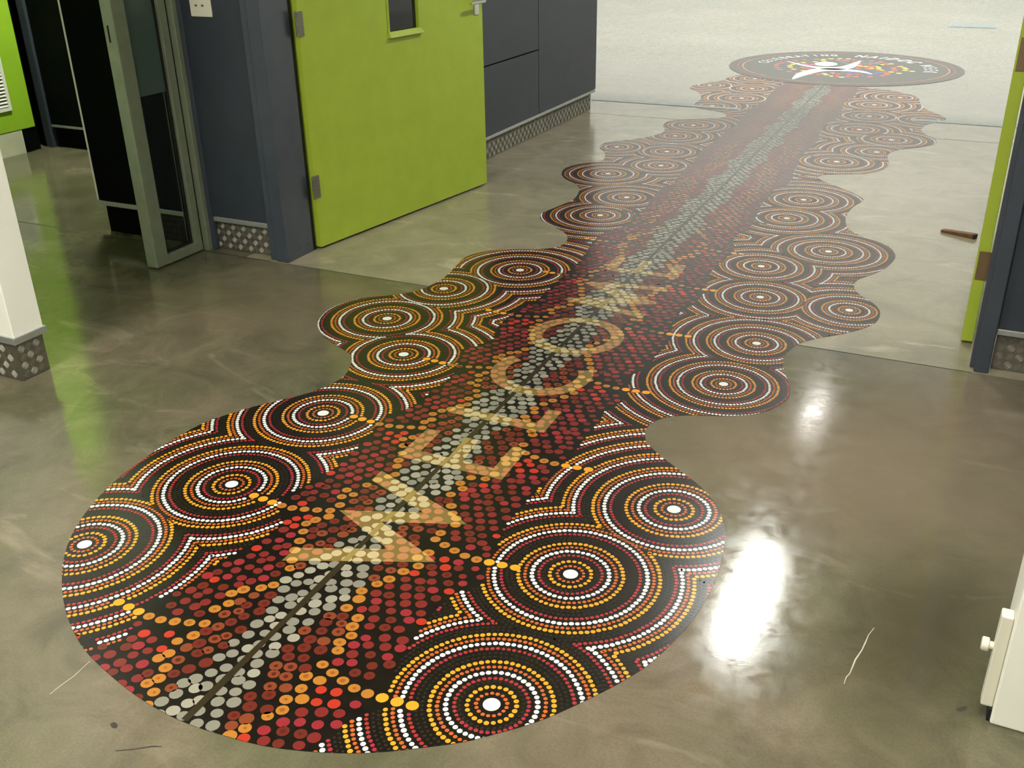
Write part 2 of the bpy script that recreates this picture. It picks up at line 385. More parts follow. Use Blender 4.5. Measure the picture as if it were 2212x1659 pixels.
# --- narrow aluminium-framed glazed leaf, folded back square to the wall
D3 = struct(empty('door_3', (-3.38, 3.36, 0)))
GX0, GX1, GY0, GY1 = -3.412, -3.350, 3.185, 3.540
zt = 2.25
ch(box('stile', (GX0, GY0, 0.006), (GX1, GY0 + 0.078, zt), m_alu, None, 0.006), D3)
ch(box('stile', (GX0 + .006, 3.448, 0.006), (GX1 - .002, 3.492, zt), m_alu, None, 0.003), D3)
ch(box('bottom_rail', (GX0 + .004, GY0 + 0.078, 0.006), (GX1, 3.492, 0.050), m_alu, None, 0.003), D3)
ch(box('top_rail', (GX0 + .004, GY0 + 0.078, zt - 0.05), (GX1, 3.492, zt), m_alu), D3)
ch(box('glazing_gasket', (GX0 + .020, 3.262, 0.050), (GX1 - 0.018, 3.270, zt - .05), m_black), D3)
ch(box('glazing_gasket', (GX0 + .020, 3.440, 0.050), (GX1 - 0.018, 3.448, zt - .05), m_black), D3)
ch(box('glazing_gasket', (GX0 + .020, 3.27, 0.050), (GX1 - 0.018, 3.44, 0.057), m_black), D3)
ch(box('painted_reflection', (GX0 + 0.0345, 3.270, 0.750), (GX0 + 0.0350, 3.440, zt - .054), m_refl), D3)['label'] = 'painted grey green reflection on the upper glass'  # thin sheet that paints the reflection onto the upper pane
ch(box('glass_pane', (GX0 + 0.028, 3.266, 0.054), (GX0 + 0.034, 3.444, zt - .054), m_glass), D3)
ch(box('flush_bolt', (-3.392, GY0 - 0.001, 0.985), (-3.380, GY0 + 0.010, 1.055), m_black, None, 0.003), D3)
ch(box('shadow_gap', (GX0 + .012, 3.492, 0.006), (GX1 - 0.004, 3.500, zt), m_black), D3)
F3 = struct(empty('trim_3', (-3.33, 3.53, 0)))
ch(box('frame_face', (GX0 + .01, 3.500, 0), (-3.322, 3.560, 2.5), m_alu, None, 0.003), F3)
ch(box('frame_return', (-3.322, 3.524, 0.0), (-3.298, 3.545, 2.5), m_jamb, None, 0.002), F3)

# ------------------------------------------------------------------ white wall ends
w = struct(empty('wall_left', (-3.5, 2.15, 0)))
ch(box('wall_core', (-6.2, 2.098, 0.160), (-2.936, 2.222, 2.7), m_white, None, 0.003), w)
ch(box('cover_strip', (-6.2, 2.091, 0.140), (-2.929, 2.229, 0.165), m_strip, None, 0.002), w)
ch(box('base_core', (-6.2, 2.102, 0), (-2.945, 2.214, 0.14), m_tread), w)
tp = tread_part(0, 2.6, None, (-2.94 - 2.6, 2.098, 0), 0, 0.138); ch(tp, w)
tp = tread_part(0, 0.114, None, (-2.941, 2.100, 0), PI / 2, 0.138); ch(tp, w)

w = struct(empty('wall_near', (0.6, 1.8, 0)))
ch(box('wall_core', (0.183, 1.757, 0.0), (2.2, 1.90, 2.7), m_white, None, 0.004), w)
ch(box('base_gap', (0.176, 1.764, 0.0), (0.19, 1.895, 0.03), m_black), w)
# door holder plate with a round knob on the end of that wall
e = empty('door_holder', (0.176, 1.80, 0.14))
tag(e, 'cream wall plate with a round knob on the white wall end at lower right', 'door stop')
def loc(o, par): return ch(o, par)
k = MB(); k.box((0.160, 1.770, 0.030), (0.1825, 1.800, 0.252)); loc(k.obj('back_plate', m_ivory, None, 0.003), e)
k = MB(); k.tube((0.161, 1.785, 0.168), (0.151, 1.785, 0.168), 0.008, 16); k.tube((0.152, 1.785, 0.168), (0.138, 1.785, 0.168), 0.014, 20)
loc(k.obj('knob', m_ivory, None, 0.003), e)

# ------------------------------------------------------------------ side passage on the left, its dark painted near-black, with the lime panel
w = struct(empty('wall_side', (-6, 4.2, 0)))
ch(box('wall_core', (-6.2, 2.3, 0.0), (-5.93, 4.80, 2.7), m_dark), w)
ch(box('panel', (-5.93, 2.3, 0.155), (-5.92, 4.782, 2.7), m_limewall, None, 0.002), w)
ch(box('skirting', (-5.93, 2.3, 0.0), (-5.922, 4.672, 0.15), m_cream), w)
ch(box('skirting', (-5.93, 4.676, 0.0), (-5.921, 4.742, 0.15), m_dark), w)
w = struct(empty('wall_back', (-5, 4.95, 0)))
ch(box('wall_core', (-6.3, 4.90, 0.0), (-2.98, 5.05, 2.7), m_dark), w)
ch(box('frame_post', (-5.93, 4.85, 0.0), (-5.87, 4.90, 2.7), m_jamb), w)
ch(box('panel', (-5.86, 4.87, 0.155), (-4.3, 4.90, 2.7), m_dark), w)
ch(box('cover_strip', (-5.86, 4.865, 0.14), (-4.3, 4.90, 0.155), m_strip), w)
w = struct(empty('wall_inner', (-3.1, 4.3, 0)))
ch(box('wall_core', (-3.16, 3.66, 0.0), (-3.12, 4.90, 2.7), m_dark), w)
# louvred grille in the lime wall
e = empty('vent_grille', (-5.92, 4.2, 0.45))
tag(e, 'white louvred vent grille in the lime green wall at far left', 'vent')
fr = MB()
fr.box((-5.922, 3.80, 0.29), (-5.908, 4.625, 0.312)); fr.box((-5.922, 3.80, 0.62), (-5.908, 4.625, 0.642))
fr.box((-5.922, 3.80, 0.312), (-5.908, 3.822, 0.62)); fr.box((-5.922, 4.603, 0.312), (-5.908, 4.625, 0.62))
ch(fr.obj('frame', m_white), e)
ch(box('backing', (-5.9195, 3.82, 0.31), (-5.918, 4.605, 0.622), m_black), e)
sl = None
for i in range(14):
    z = 0.316 + i * 0.0220
    if sl is None:
        k = MB(); k.add([(-5.917, 3.822, 0.014), (-5.917, 4.603, 0.014), (-5.909, 4.603, 0.0), (-5.909, 3.822, 0.0), (-5.917, 3.822, 0.0165), (-5.917, 4.603, 0.0165), (-5.907, 4.603, 0.003), (-5.907, 3.822, 0.003)],
                        [(0, 1, 2, 3), (7, 6, 5, 4), (3, 2, 6, 7), (0, 4, 5, 1), (0, 3, 7, 4), (1, 5, 6, 2)])
        sl = k.obj('slat', m_white); s_ = sl
    else:
        s_ = sl.copy(); COL.objects.link(s_)
    s_.location = (0, 0, z); s_.parent = e; s_.matrix_parent_inverse = Matrix.Translation(-Vector(e.location))

# ------------------------------------------------------------------ outer walls, ceilings, hall
def wall(name, a, b, m): return struct(box(name, a, b, m))
wall('wall_foyer_left', (-9.6, -3.2, 0), (-9.5, 5.05, 2.8), m_white)
wall('wall_foyer_back', (-9.5, -3.3, 0), (4.0, -3.2, 2.8), m_white)
wall('wall_foyer_right', (2.2, -3.2, 0), (2.3, 7.5, 2.8), m_white)
wall('ceiling', (-9.6, -3.3, 2.7), (2.3, 3.6, 2.8), m_fceil)
wall('ceiling_passage', (-9.6, 3.6, 2.7), (2.3, 9.3, 2.8), m_hwall)
wall('wall_side_back', (-9.5, 5.05, 0), (-6.2, 5.1, 2.7), m_dark)
wall('wall_header', (-9.6, 9.2, 2.8), (5.0, 9.3, 8.0), m_hwall)
HX0, HX1, HY1, HZ = -11.5, 5.0, 20.0, 8.0
wall('wall_hall_back', (-9.0, HY1, 0), (HX1, HY1 + .1, HZ), m_hwall)
wall('wall_hall_back_left', (HX0, HY1 - .05, 0), (-8.2, HY1 + .1, HZ), m_hgrey)
wall('wall_hall_left', (HX0 - .1, 5.0, 0), (HX0, HY1, HZ), m_hgrey)
wall('wall_hall_right', (HX1, 7.5, 0), (HX1 + .1, HY1, HZ), m_hwall)
wall('ceiling_hall', (HX0, 9.3, HZ), (HX1, HY1, HZ + .1), m_ceil)
wall('wall_hall_front_left', (HX0, 5.05, 0), (-3.12, 5.10, 2.7), m_hgrey)
wall('wall_hall_front_right', (2.2, 7.45, 0), (HX1, 7.5, 2.7), m_hwall)

# ------------------------------------------------------------------ lights
def troffer(name, x, y, lx, ly, m, label, z=2.7):
    e = empty(name, (x, y, z)); tag(e, label, 'light', 'ceiling lights')
    k = MB(); t = 0.012
    k.box((-lx / 2 - t, -ly / 2 - t, -0.03), (lx / 2 + t, -ly / 2, -0.0)); k.box((-lx / 2 - t, ly / 2, -0.03), (lx / 2 + t, ly / 2 + t, -0.0))
    k.box((-lx / 2 - t, -ly / 2, -0.03), (-lx / 2, ly / 2, -0.0)); k.box((lx / 2, -ly / 2, -0.03), (lx / 2 + t, ly / 2, -0.0))
    k.obj('frame', m_house, e)
    k = MB(); k.box((-lx / 2, -ly / 2, -0.022), (lx / 2, ly / 2, -0.004)); k.obj('diffuser', m, e)
    return e
troffer('ceiling_light', -0.965, 5.42, 0.19, 1.05, m_tubec, 'long ceiling light over the passage just behind the doors')
troffer('ceiling_light', -1.08, 8.30, 0.16, 0.85, m_tubed, 'second long ceiling light over the passage')
troffer('ceiling_light', -0.7, -0.95, 0.6, 1.2, m_tube, 'ceiling light above the right of the foyer')
troffer('ceiling_light', -2.60, 0.50, 0.6, 1.2, m_tube, 'ceiling light above the left of the foyer')
troffer('ceiling_light', -0.10, 1.55, 0.6, 1.2, m_tubea, 'added unseen ceiling light nearest the doorway in the foyer')  # lamp added to brighten the floor right of the mural
troffer('ceiling_light', -4.95, 4.55, 0.3, 0.3, m_side, 'ceiling light in the side passage by the lime wall')
for x in (-7.5, -3.0, 1.5):  # unseen lamps added so the hall walls show bright in the floor
    for y in (11.5, 16.0):
        e = empty('added_bay_light', (x, y, 7.6)); tag(e, '%s of the added unseen round high-bay lamps in the %s row of the far hall' % ({-7.5:'left', -3.0:'middle', 1.5:'right'}[x], 'near' if y < 12 else 'far'), 'light', 'added hall lamps')
        k = MB(); k.tube((0, 0, 0.0), (0, 0, 0.22), 0.45, 24, 0, 0.12); k.tube((0, 0, 0.22), (0, 0, 0.4), 0.02, 8); k.obj('lamp_shade', m_house, e)
        k = MB(); k.tube((0, 0, -0.012), (0, 0, -0.002), 0.42, 24); k.obj('lamp_face', m_bay, e)
        ld = bpy.data.lights.new('bay', 'AREA'); ld.shape = 'DISK'; ld.size = 0.8; ld.energy = HALL_W; ld.color = (1, 1, 0.96)
        lo = bpy.data.objects.new('lamp_light', ld); COL.objects.link(lo); lo.parent = e; lo.location = (0, 0, -0.03)

# ------------------------------------------------------------------ marks in the concrete
def line_mark(name, pts, w, m, label):
    k = MB(); P_ = [Vector((x, y, 0.0004)) for x, y in pts]; L2 = []; R2 = []
    for i, p in enumerate(P_):
        d = (P_[min(i + 1, len(P_) - 1)] - P_[max(i - 1, 0)]).normalized(); nn = Vector((-d.y, d.x, 0)); ww = w * (0.35 + 0.65 * math.sin(PI * (i + .3) / (len(P_) - .4))) * (0.7 + 0.6 * random.random())
        L2.append(p + nn * ww); R2.append(p - nn * ww)
    q = len(P_); k.add(L2 + R2, [[i, q + i, q + i + 1, i + 1] for i in range(q - 1)])
    o = k.obj(name, m, floor); o['label'] = label
m_pale = mat('pale scratch', (0.50, 0.46, 0.36), 0.5); m_smear = mat('dark smear', (0.03, 0.03, 0.018), 0.5)
line_mark('scratch', [(-0.065, 1.964), (-0.073, 1.933), (-0.076, 1.901), (-0.079, 1.875), (-0.087, 1.838), (-0.089, 1.813), (-0.091, 1.789), (-0.096, 1.774), (-0.097, 1.751)], 0.0016, m_pale, 'thin pale scratch in the concrete right of the glare')
line_mark('scratch', [(-1.606, 1.023), (-1.606, 1.051), (-1.603, 1.086), (-1.608, 1.135)], 0.0010, m_pale, 'fine pale line running up to the lower left edge of the mural')
line_mark('smear', [(0.121, 1.772), (0.128, 1.772), (0.135, 1.781), (0.138, 1.788)], 0.006, m_smear, 'small dark fleck on the concrete near the white wall end')
line_mark('smear', [(-1.423, 1.018), (-1.413, 1.014), (-1.405, 1.012)], 0.006, m_smear, 'small dark fleck on the concrete at lower left')
line_mark('smear', [(-1.36, 0.965), (-1.329, 0.984), (-1.302, 1.005), (-1.284, 1.012)], 0.002, m_smear, 'thin dark smear on the concrete at lower left')

# ------------------------------------------------------------------ small things
e = empty('power_outlet', (-3.19, WY, 1.12)); tag(e, 'white wall power outlet plate on the slate blue wall left of the green door', 'power outlet')
k = MB(); k.box((-0.060, -0.010, -0.062), (0.056, -0.0005, 0.075)); k.obj('face_plate', m_ivory, e, 0.004)
for x in (-0.024, 0.012):
    k = MB(); k.box((x - 0.006, -0.0115, -0.020), (x + 0.006, -0.0095, -0.012)); k.obj('socket_slot', m_hinge, e, 0.0008)
k = MB(); k.box((-0.018, -0.013, 0.03), (0.010, -0.0095, 0.055)); k.obj('switch', m_ivory, e, 0.002)

e = empty('door_wedge', (-0.11, 5.116, 0), math.atan2(-0.058, 0.145)); tag(e, 'small brown wooden wedge lying on the concrete by the right-hand green door', 'door wedge')
k = MB(); k.add([(-0.078, -0.017, 0), (0.078, -0.017, 0), (0.078, 0.017, 0), (-0.078, 0.017, 0), (-0.078, -0.017, 0.012), (0.078, -0.017, 0.022), (0.078, 0.017, 0.022), (-0.078, 0.017, 0.012)],
      [(0, 3, 2, 1), (4, 5, 6, 7), (0, 1, 5, 4), (1, 2, 6, 5), (2, 3, 7, 6), (3, 0, 4, 7)])
k.obj('wedge_body', m_wood, e, 0.0015)
k = MB(); k.box((0.078, -0.0165, 0.0), (0.088, 0.0165, 0.021)); k.obj('dark_end', m_wood_d, e, 0.001)

o = box('floor_cover_strip', (-3.07, 7.80, 0.0), (-1.85, 7.875, 0.003), m_drain, None, 0.001)
tag(o, 'grey metal cover strip in the floor left of the mural, by the passage wall corner', 'floor strip')
o = box('floor_cover_strip', (-0.60, 7.84, 0.0), (1.9, 7.915, 0.003), m_drain, None, 0.001)
tag(o, 'grey metal cover strip in the floor right of the mural, running to the right-hand door', 'floor strip')
e = empty('floor_hatch', (-0.555, 14.03, 0), -0.0); tag(e, 'small grey rectangular floor hatch beyond the round sticker', 'hatch')
k = MB(); k.prism([(-0.27, -0.25), (0.27, -0.25), (0.27, 0.25), (-0.27, 0.25)], 0.0, 0.003); k.obj('hatch_frame', m_strip, e)
k = MB(); k.prism([(-0.25, -0.23), (0.25, -0.23), (0.25, 0.23), (-0.25, 0.23)], 0.003, 0.005); k.obj('hatch_lid', m_drain, e)

# ------------------------------------------------------------------ the floor mural
OUTLINE = [(-1.28,1.081),(-1.347,1.084),(-1.441,1.098),(-1.546,1.124),(-1.646,1.156),(-1.732,1.199),(-1.812,1.25),(-1.899,1.321),(-1.979,1.403),(-2.043,1.492),(-2.094,1.597),(-2.125,1.688),(-2.143,1.769),(-2.149,1.841),(-2.156,1.921),(-2.155,1.998),(-2.146,2.098),(-2.12,2.172),(-2.072,2.265),(-2.012,2.351),(-1.963,2.429),(-1.935,2.5),(-1.929,2.591),(-1.958,2.671),(-2.001,2.743),(-2.055,2.776),(-2.16,2.828),(-2.242,2.886),(-2.299,2.948),(-2.332,3.02),(-2.347,3.104),(-2.33,3.19),(-2.286,3.267),(-2.184,3.346),(-2.127,3.419),(-2.108,3.494),(-2.099,3.593),(-2.114,3.712),(-2.143,3.851),(-2.129,3.95),(-2.07,4.036),(-1.993,4.085),(-1.909,4.121),(-1.841,4.161),(-1.806,4.213),(-1.806,4.298),(-1.849,4.397),(-1.943,4.481),(-2.055,4.563),(-2.101,4.641),(-2.107,4.714),(-2.077,4.868),(-2.06,4.994),(-2.083,5.118),(-2.116,5.212),(-2.178,5.307),(-2.272,5.383),(-2.343,5.489),(-2.377,5.63),(-2.338,5.754),(-2.242,5.877),(-2.262,6.003),(-2.318,6.133),(-2.38,6.214),(-2.405,6.332),(-2.381,6.417),(-2.279,6.523),(-2.188,6.664),(-2.144,6.809),(-2.169,6.941),(-2.22,7.067),(-2.223,7.208),(-2.111,7.33),(-1.955,7.427),(-1.895,7.488),(-1.891,7.564),(-1.948,7.671),(-2.068,7.73),(-2.19,7.794),(-2.244,7.939),(-2.256,8.152),(-2.351,8.44),(-2.488,8.61),(-2.491,8.76),(-2.41,8.945),(-2.337,9.084),(-2.321,9.251),(-2.228,9.505),(-1.903,9.763),(-1.273,9.44),(-1.15,9.148),(-0.94,9.093),(-0.767,8.955),(-0.678,8.845),(-0.643,8.714),(-0.605,8.47),(-0.542,8.295),(-0.445,8.141),(-0.389,8.002),(-0.423,7.879),(-0.494,7.747),(-0.517,7.57),(-0.481,7.422),(-0.413,7.308),(-0.386,7.212),(-0.391,7.122),(-0.459,7.0),(-0.58,6.875),(-0.624,6.753),(-0.62,6.609),(-0.599,6.506),(-0.588,6.399),(-0.614,6.282),(-0.684,6.164),(-0.815,6.096),(-0.916,6.035),(-0.921,5.975),(-0.884,5.899),(-0.797,5.813),(-0.699,5.714),(-0.628,5.621),(-0.614,5.557),(-0.643,5.42),(-0.649,5.266),(-0.635,5.133),(-0.599,5.004),(-0.537,4.929),(-0.457,4.874),(-0.387,4.8),(-0.347,4.702),(-0.341,4.608),(-0.364,4.476),(-0.41,4.368),(-0.448,4.291),(-0.453,4.208),(-0.432,4.136),(-0.394,4.08),(-0.355,4.034),(-0.324,3.978),(-0.309,3.913),(-0.312,3.829),(-0.343,3.752),(-0.406,3.664),(-0.487,3.58),(-0.54,3.506),(-0.557,3.445),(-0.567,3.381),(-0.557,3.303),(-0.536,3.232),(-0.503,3.149),(-0.487,3.092),(-0.486,3.022),(-0.517,2.936),(-0.563,2.876),(-0.634,2.835),(-0.688,2.814),(-0.755,2.786),(-0.812,2.742),(-0.839,2.682),(-0.831,2.61),(-0.796,2.552),(-0.734,2.498),(-0.662,2.443),(-0.586,2.384),(-0.523,2.31),(-0.483,2.233),(-0.462,2.169),(-0.443,2.049),(-0.436,1.911),(-0.452,1.775),(-0.483,1.651),(-0.51,1.587),(-0.549,1.515),(-0.612,1.417),(-0.652,1.367),(-0.699,1.319),(-0.746,1.274),(-0.821,1.221),(-0.898,1.173),(-0.983,1.134),(-1.102,1.098),(-1.22,1.084)]
BL = [(-1.632,1.166),(-1.59,1.187),(-1.593,1.242),(-1.617,1.283),(-1.643,1.327),(-1.589,1.44),(-1.597,1.5),(-1.571,1.605),(-1.545,1.744),(-1.64,1.856),(-1.609,1.918),(-1.602,2.01),(-1.589,2.042),(-1.598,2.193),(-1.629,2.398),(-1.583,2.474),(-1.585,2.571),(-1.575,2.751),(-1.651,2.958),(-1.627,2.994),(-1.588,3.077),(-1.631,3.207),(-1.638,3.395),(-1.602,3.503),(-1.618,3.71),(-1.627,3.976),(-1.635,4.087),(-1.681,4.351),(-1.682,4.433),(-1.684,4.502),(-1.62,4.651),(-1.647,4.847),(-1.636,4.987),(-1.671,5.204),(-1.68,5.421),(-1.644,5.527),(-1.683,5.73),(-1.681,5.963),(-1.737,6.391),(-1.731,6.77),(-1.744,6.999),(-1.726,7.222),(-1.767,7.554),(-1.78,7.989),(-1.759,8.38),(-1.806,8.834),(-1.782,9.093)]
BR = [(-1.01,1.156),(-1.001,1.162),(-0.993,1.226),(-0.939,1.289),(-0.975,1.364),(-0.992,1.443),(-1.002,1.545),(-0.996,1.683),(-0.945,1.727),(-0.967,1.813),(-0.981,1.88),(-1.005,1.968),(-1.009,2.112),(-0.998,2.287),(-0.991,2.464),(-0.993,2.602),(-1.002,2.696),(-0.975,2.805),(-1.013,3.0),(-0.986,3.068),(-0.991,3.195),(-0.987,3.358),(-1.028,3.503),(-1.035,3.642),(-1.009,3.727),(-1.008,3.869),(-1.056,4.108),(-1.05,4.261),(-1.031,4.462),(-1.072,4.583),(-1.087,4.719),(-1.051,4.787),(-1.069,5.05),(-1.095,5.253),(-1.1,5.472),(-1.109,5.568),(-1.048,5.754),(-1.089,6.122),(-1.128,6.493),(-1.105,6.842),(-1.132,7.13),(-1.166,7.472),(-1.11,7.805),(-1.174,8.472),(-1.136,8.72),(-1.17,9.115)]
CIRC = [(-1.967,1.457,1),(-1.812,1.853,1),(-0.743,1.387,1),(-0.766,1.863,1),(-0.623,2.245,1),(-1.83,2.325,1),(-1.833,2.832,1),(-2.075,3.104,1),(-2.033,3.49,1),(-1.834,3.83,1),(-0.704,3.057,0),(-0.683,3.442,0),(-0.781,3.917,0),(-0.426,3.912,0),(-0.866,4.298,0),(-0.63,4.621,0),(-0.917,5.078,0),(-0.908,5.457,0),(-1.815,4.766,0),(-1.804,5.141,0),(-2.085,5.593,0),(-1.857,5.903,0),(-1.938,6.274,0),(-2.285,6.282,0),(-2.03,6.742,0),(-2.016,7.129,0),(-2.091,7.902,1),(-1.958,8.294,1),(-1.987,8.767,1),(-2.367,8.805,1),(-2.085,9.276,1),(-0.891,6.393,1),(-0.702,6.746,1),(-0.662,7.144,1),(-0.905,7.403,1),(-0.91,7.902,1),(-0.52,7.901,1),(-0.938,8.368,1),(-0.793,8.762,1)]
def smooth(pts, n=3):
    P = np.array(pts); m = len(P); out = []
    for i in range(m):
        p0, p1, p2, p3 = P[i - 1], P[i], P[(i + 1) % m], P[(i + 2) % m]
        for j in range(n):
            t = j / n
            out.append(0.5 * ((2 * p1) + (-p0 + p2) * t + (2 * p0 - 5 * p1 + 4 * p2 - p3) * t * t + (-p0 + 3 * p1 - 3 * p2 + p3) * t ** 3))
    return np.array(out)
OUT = smooth(OUTLINE, 3)
def inside(poly, X, Y):
    r = np.zeros(len(X), bool); n = len(poly); j = n - 1
    for i in range(n):
        xi, yi = poly[i]; xj, yj = poly[j]
        c = ((yi > Y) != (yj > Y)) & (X < (xj - xi) * (Y - yi) / ((yj - yi) or 1e-12) + xi)
        r ^= c; j = i
    return r
_A = OUT; _B = np.roll(OUT, -1, axis=0); _D = _B - _A; _L2 = (_D ** 2).sum(1) + 1e-12
_area = 0.5 * (_A[:, 0] * _B[:, 1] - _B[:, 0] * _A[:, 1]).sum(); _SG = 1.0 if _area > 0 else -1.0
def edge(X, Y):
    """distance to the outline, index of the nearest segment"""
    q = np.stack([X, Y], 1)[:, None, :] - _A[None]
    tt = np.clip((q * _D[None]).sum(2) / _L2[None], 0, 1)
    d = np.hypot(q[..., 0] - tt * _D[None, :, 0], q[..., 1] - tt * _D[None, :, 1])
    i = d.argmin(1); return d[np.arange(len(X)), i], i
def clipped(pts, seg):
    (ax, ay), (dx, dy) = _A[seg], _D[seg]
    f = lambda p: _SG * (dx * (p[1] - ay) - dy * (p[0] - ax))
    out = []
    for i in range(len(pts)):
        p, q = pts[i - 1], pts[i]; fp, fq = f(p), f(q)
        if (fp >= 0) != (fq >= 0):
            s = fp / (fp - fq); out.append((p[0] + (q[0] - p[0]) * s, p[1] + (q[1] - p[1]) * s))
        if fq >= 0: out.append(q)
    return out
def put(k, x, y, z, r, n, mi, ph, ry, dist, seg):
    if dist > r * 1.02: k.disc(x, y, z, r, n, mi, ph, ry); return
    pg = clipped([(x + r * math.cos(ph + 2 * PI * i / n), y + ry * math.sin(ph + 2 * PI * i / n)) for i in range(n)], seg)
    if len(pg) > 2: k.add([(a, b, z) for a, b in pg], [list(range(len(pg)))], mi)
def xs(y): return -1.270 - 0.0205 * y
bl = np.array(sorted(BL + [(-2.6, 1.18)], key=lambda p: p[1])); br = np.array(sorted(BR, key=lambda p: p[1]))
def xl(y): return np.interp(y, bl[:, 1], bl[:, 0])
def xr(y): return np.interp(y, br[:, 1], br[:, 0])
DC = (-1.467, 10.2); DR = 1.06
ZB, ZD, ZC = 0.0010, 0.0013, 0.0016

mural = empty('floor_mural', (-1.35, 5.2, 0))
tag(mural, 'long dot-painted vinyl floor mural with concentric circles and WELCOME lettering', 'floor mural')
def mch(o): return ch(o, mural)
k = MB(); k.prism([tuple(p) for p in OUT], 0.0, ZB)
mch(k.obj('printed_sheet', INK['base']))

# letters (world outlines measured on the floor)
def arc(cx, cy, r, a0, a1, n): return [(cx + r * math.cos(math.radians(a0 + (a1 - a0) * i / n)), cy + r * math.sin(math.radians(a0 + (a1 - a0) * i / n))) for i in range(n + 1)]
LET = [
 ('W', [(-1.452,1.613),(-1.453,1.673),(-1.233,1.767),(-1.452,1.867),(-1.236,1.952),(-1.458,2.038),(-1.458,2.093),(-1.151,1.978),(-1.100,1.950),(-1.316,1.866),(-1.141,1.793),(-1.093,1.769)]),
 ('E', [(-1.462,2.185),(-1.466,2.372),(-1.419,2.375),(-1.412,2.240),(-1.318,2.241),(-1.329,2.369),(-1.285,2.374),(-1.268,2.240),(-1.167,2.240),(-1.172,2.377),(-1.124,2.374),(-1.116,2.192)]),
 ('L', [(-1.465,2.497),(-1.460,2.545),(-1.167,2.546),(-1.170,2.645),(-1.126,2.650),(-1.121,2.495)]),
 ('C', arc(-1.306,2.893,0.180,30,-210,44) + arc(-1.306,2.893,0.128,-210,30,40)),
 ('O', None),
 ('M', [(-1.156,3.504),(-1.508,3.575),(-1.501,3.600),(-1.317,3.673),(-1.505,3.790),(-1.489,3.817),(-1.160,3.878),(-1.158,3.828),(-1.383,3.795),(-1.152,3.690),(-1.149,3.668),(-1.348,3.583),(-1.148,3.557)]),
 ('E', [(-1.492,3.985),(-1.506,4.178),(-1.460,4.177),(-1.448,4.030),(-1.368,4.033),(-1.372,4.168),(-1.330,4.166),(-1.323,4.033),(-1.218,4.037),(-1.221,4.178),(-1.173,4.174),(-1.159,3.998)]),
]
OC = (-1.320, 3.246); OR0, OR1 = 0.128, 0.179
for nm, poly in LET:
    k = MB()
    if nm == 'O':
        n = 56; vs = [(OC[0] + r * math.cos(2 * PI * i / n), OC[1] + r * math.sin(2 * PI * i / n), ZB + .00012) for r in (OR0, OR1) for i in range(n)]
        k.add(vs, [[i, n + i, n + (i + 1) % n, (i + 1) % n] for i in range(n)])
    else:
        k.add([(x, y, ZB + .00012) for x, y in poly], [list(range(len(poly)))])
    o = mch(k.obj('letter', INK['tan'])); o['label'] = 'translucent gold letter ' + nm
def in_letter(X, Y):
    r = np.zeros(len(X), bool)
    for nm, poly in LET:
        if nm == 'O':
            d = np.hypot(X - OC[0], Y - OC[1]); r |= (d > OR0) & (d < OR1)
        else: r |= inside(poly, X, Y)
    return r

from mathutils.geometry import tessellate_polygon
TRI = []
for nm, poly in LET:
    if nm == 'O':
        n = 40
        for i in range(n):
            a0, a1 = 2 * PI * i / n, 2 * PI * (i + 1) / n
            TRI.append([(OC[0] + r * math.cos(a), OC[1] + r * math.sin(a)) for r, a in ((OR0, a0), (OR1, a0), (OR1, a1), (OR0, a1))])
    else:
        for t_ in tessellate_polygon([[Vector((x, y, 0)) for x, y in poly]]):
            TRI.append([poly[i] for i in t_])
TR2 = []
for t_ in TRI:
    ar = sum(t_[i - 1][0] * t_[i][1] - t_[i][0] * t_[i - 1][1] for i in range(len(t_)))
    if abs(ar) > 1e-7: TR2.append((t_ if ar > 0 else t_[::-1], min(p[0] for p in t_), max(p[0] for p in t_), min(p[1] for p in t_), max(p[1] for p in t_)))
def clip_convex(pts, tri):
    for i in range(len(tri)):
        (ax, ay), (bx, by) = tri[i - 1], tri[i]; dx, dy = bx - ax, by - ay; out = []
        for j in range(len(pts)):
            p, q = pts[j - 1], pts[j]; fp = dx * (p[1] - ay) - dy * (p[0] - ax); fq = dx * (q[1] - ay) - dy * (q[0] - ax)
            if (fp >= 0) != (fq >= 0):
                s = fp / (fp - fq); out.append((p[0] + (q[0] - p[0]) * s, p[1] + (q[1] - p[1]) * s))
            if fq >= 0: out.append(q)
        pts = out
        if len(pts) < 3: return None
    return pts
def over_letters(k, pts, z, mi):
    x0 = min(p[0] for p in pts); x1 = max(p[0] for p in pts); y0 = min(p[1] for p in pts); y1 = max(p[1] for p in pts)
    for t_, a, b, c, d in TR2:
        if x1 < a or x0 > b or y1 < c or y0 > d: continue
        o_ = clip_convex(pts, t_)
        if o_: k.add([(x, y, z) for x, y in o_], [list(range(len(o_)))], mi)

# yellow spurs that run from the inner zigzag across to the circles
PER = 0.515; V0 = 1.325
spur = []
vv = V0
kk = 0
while vv < 9.1:
    for s in (-1, 1):
        v0 = vv + (0.03 * s if vv > 2.8 else 0)
        for i in range(8 if kk < 5 else 7):
            u = 0.165 + i * 0.0345
            v = v0 + 0.035 * (abs(i - 3.5) / 3.5) ** 1.3 * (1 if i < 4 else 0.3) - 0.02
            spur.append((xs(v) + s * u, v))
    vv += PER; kk += 1
spur = np.array(spur); spur = spur[inside(OUT, spur[:, 0], spur[:, 1])]

# --- rings around every centre, joined along the lines where two centres are equally near
cc = np.array([(c[0], c[1]) for c in CIRC]); big = np.array([c[2] for c in CIRC])
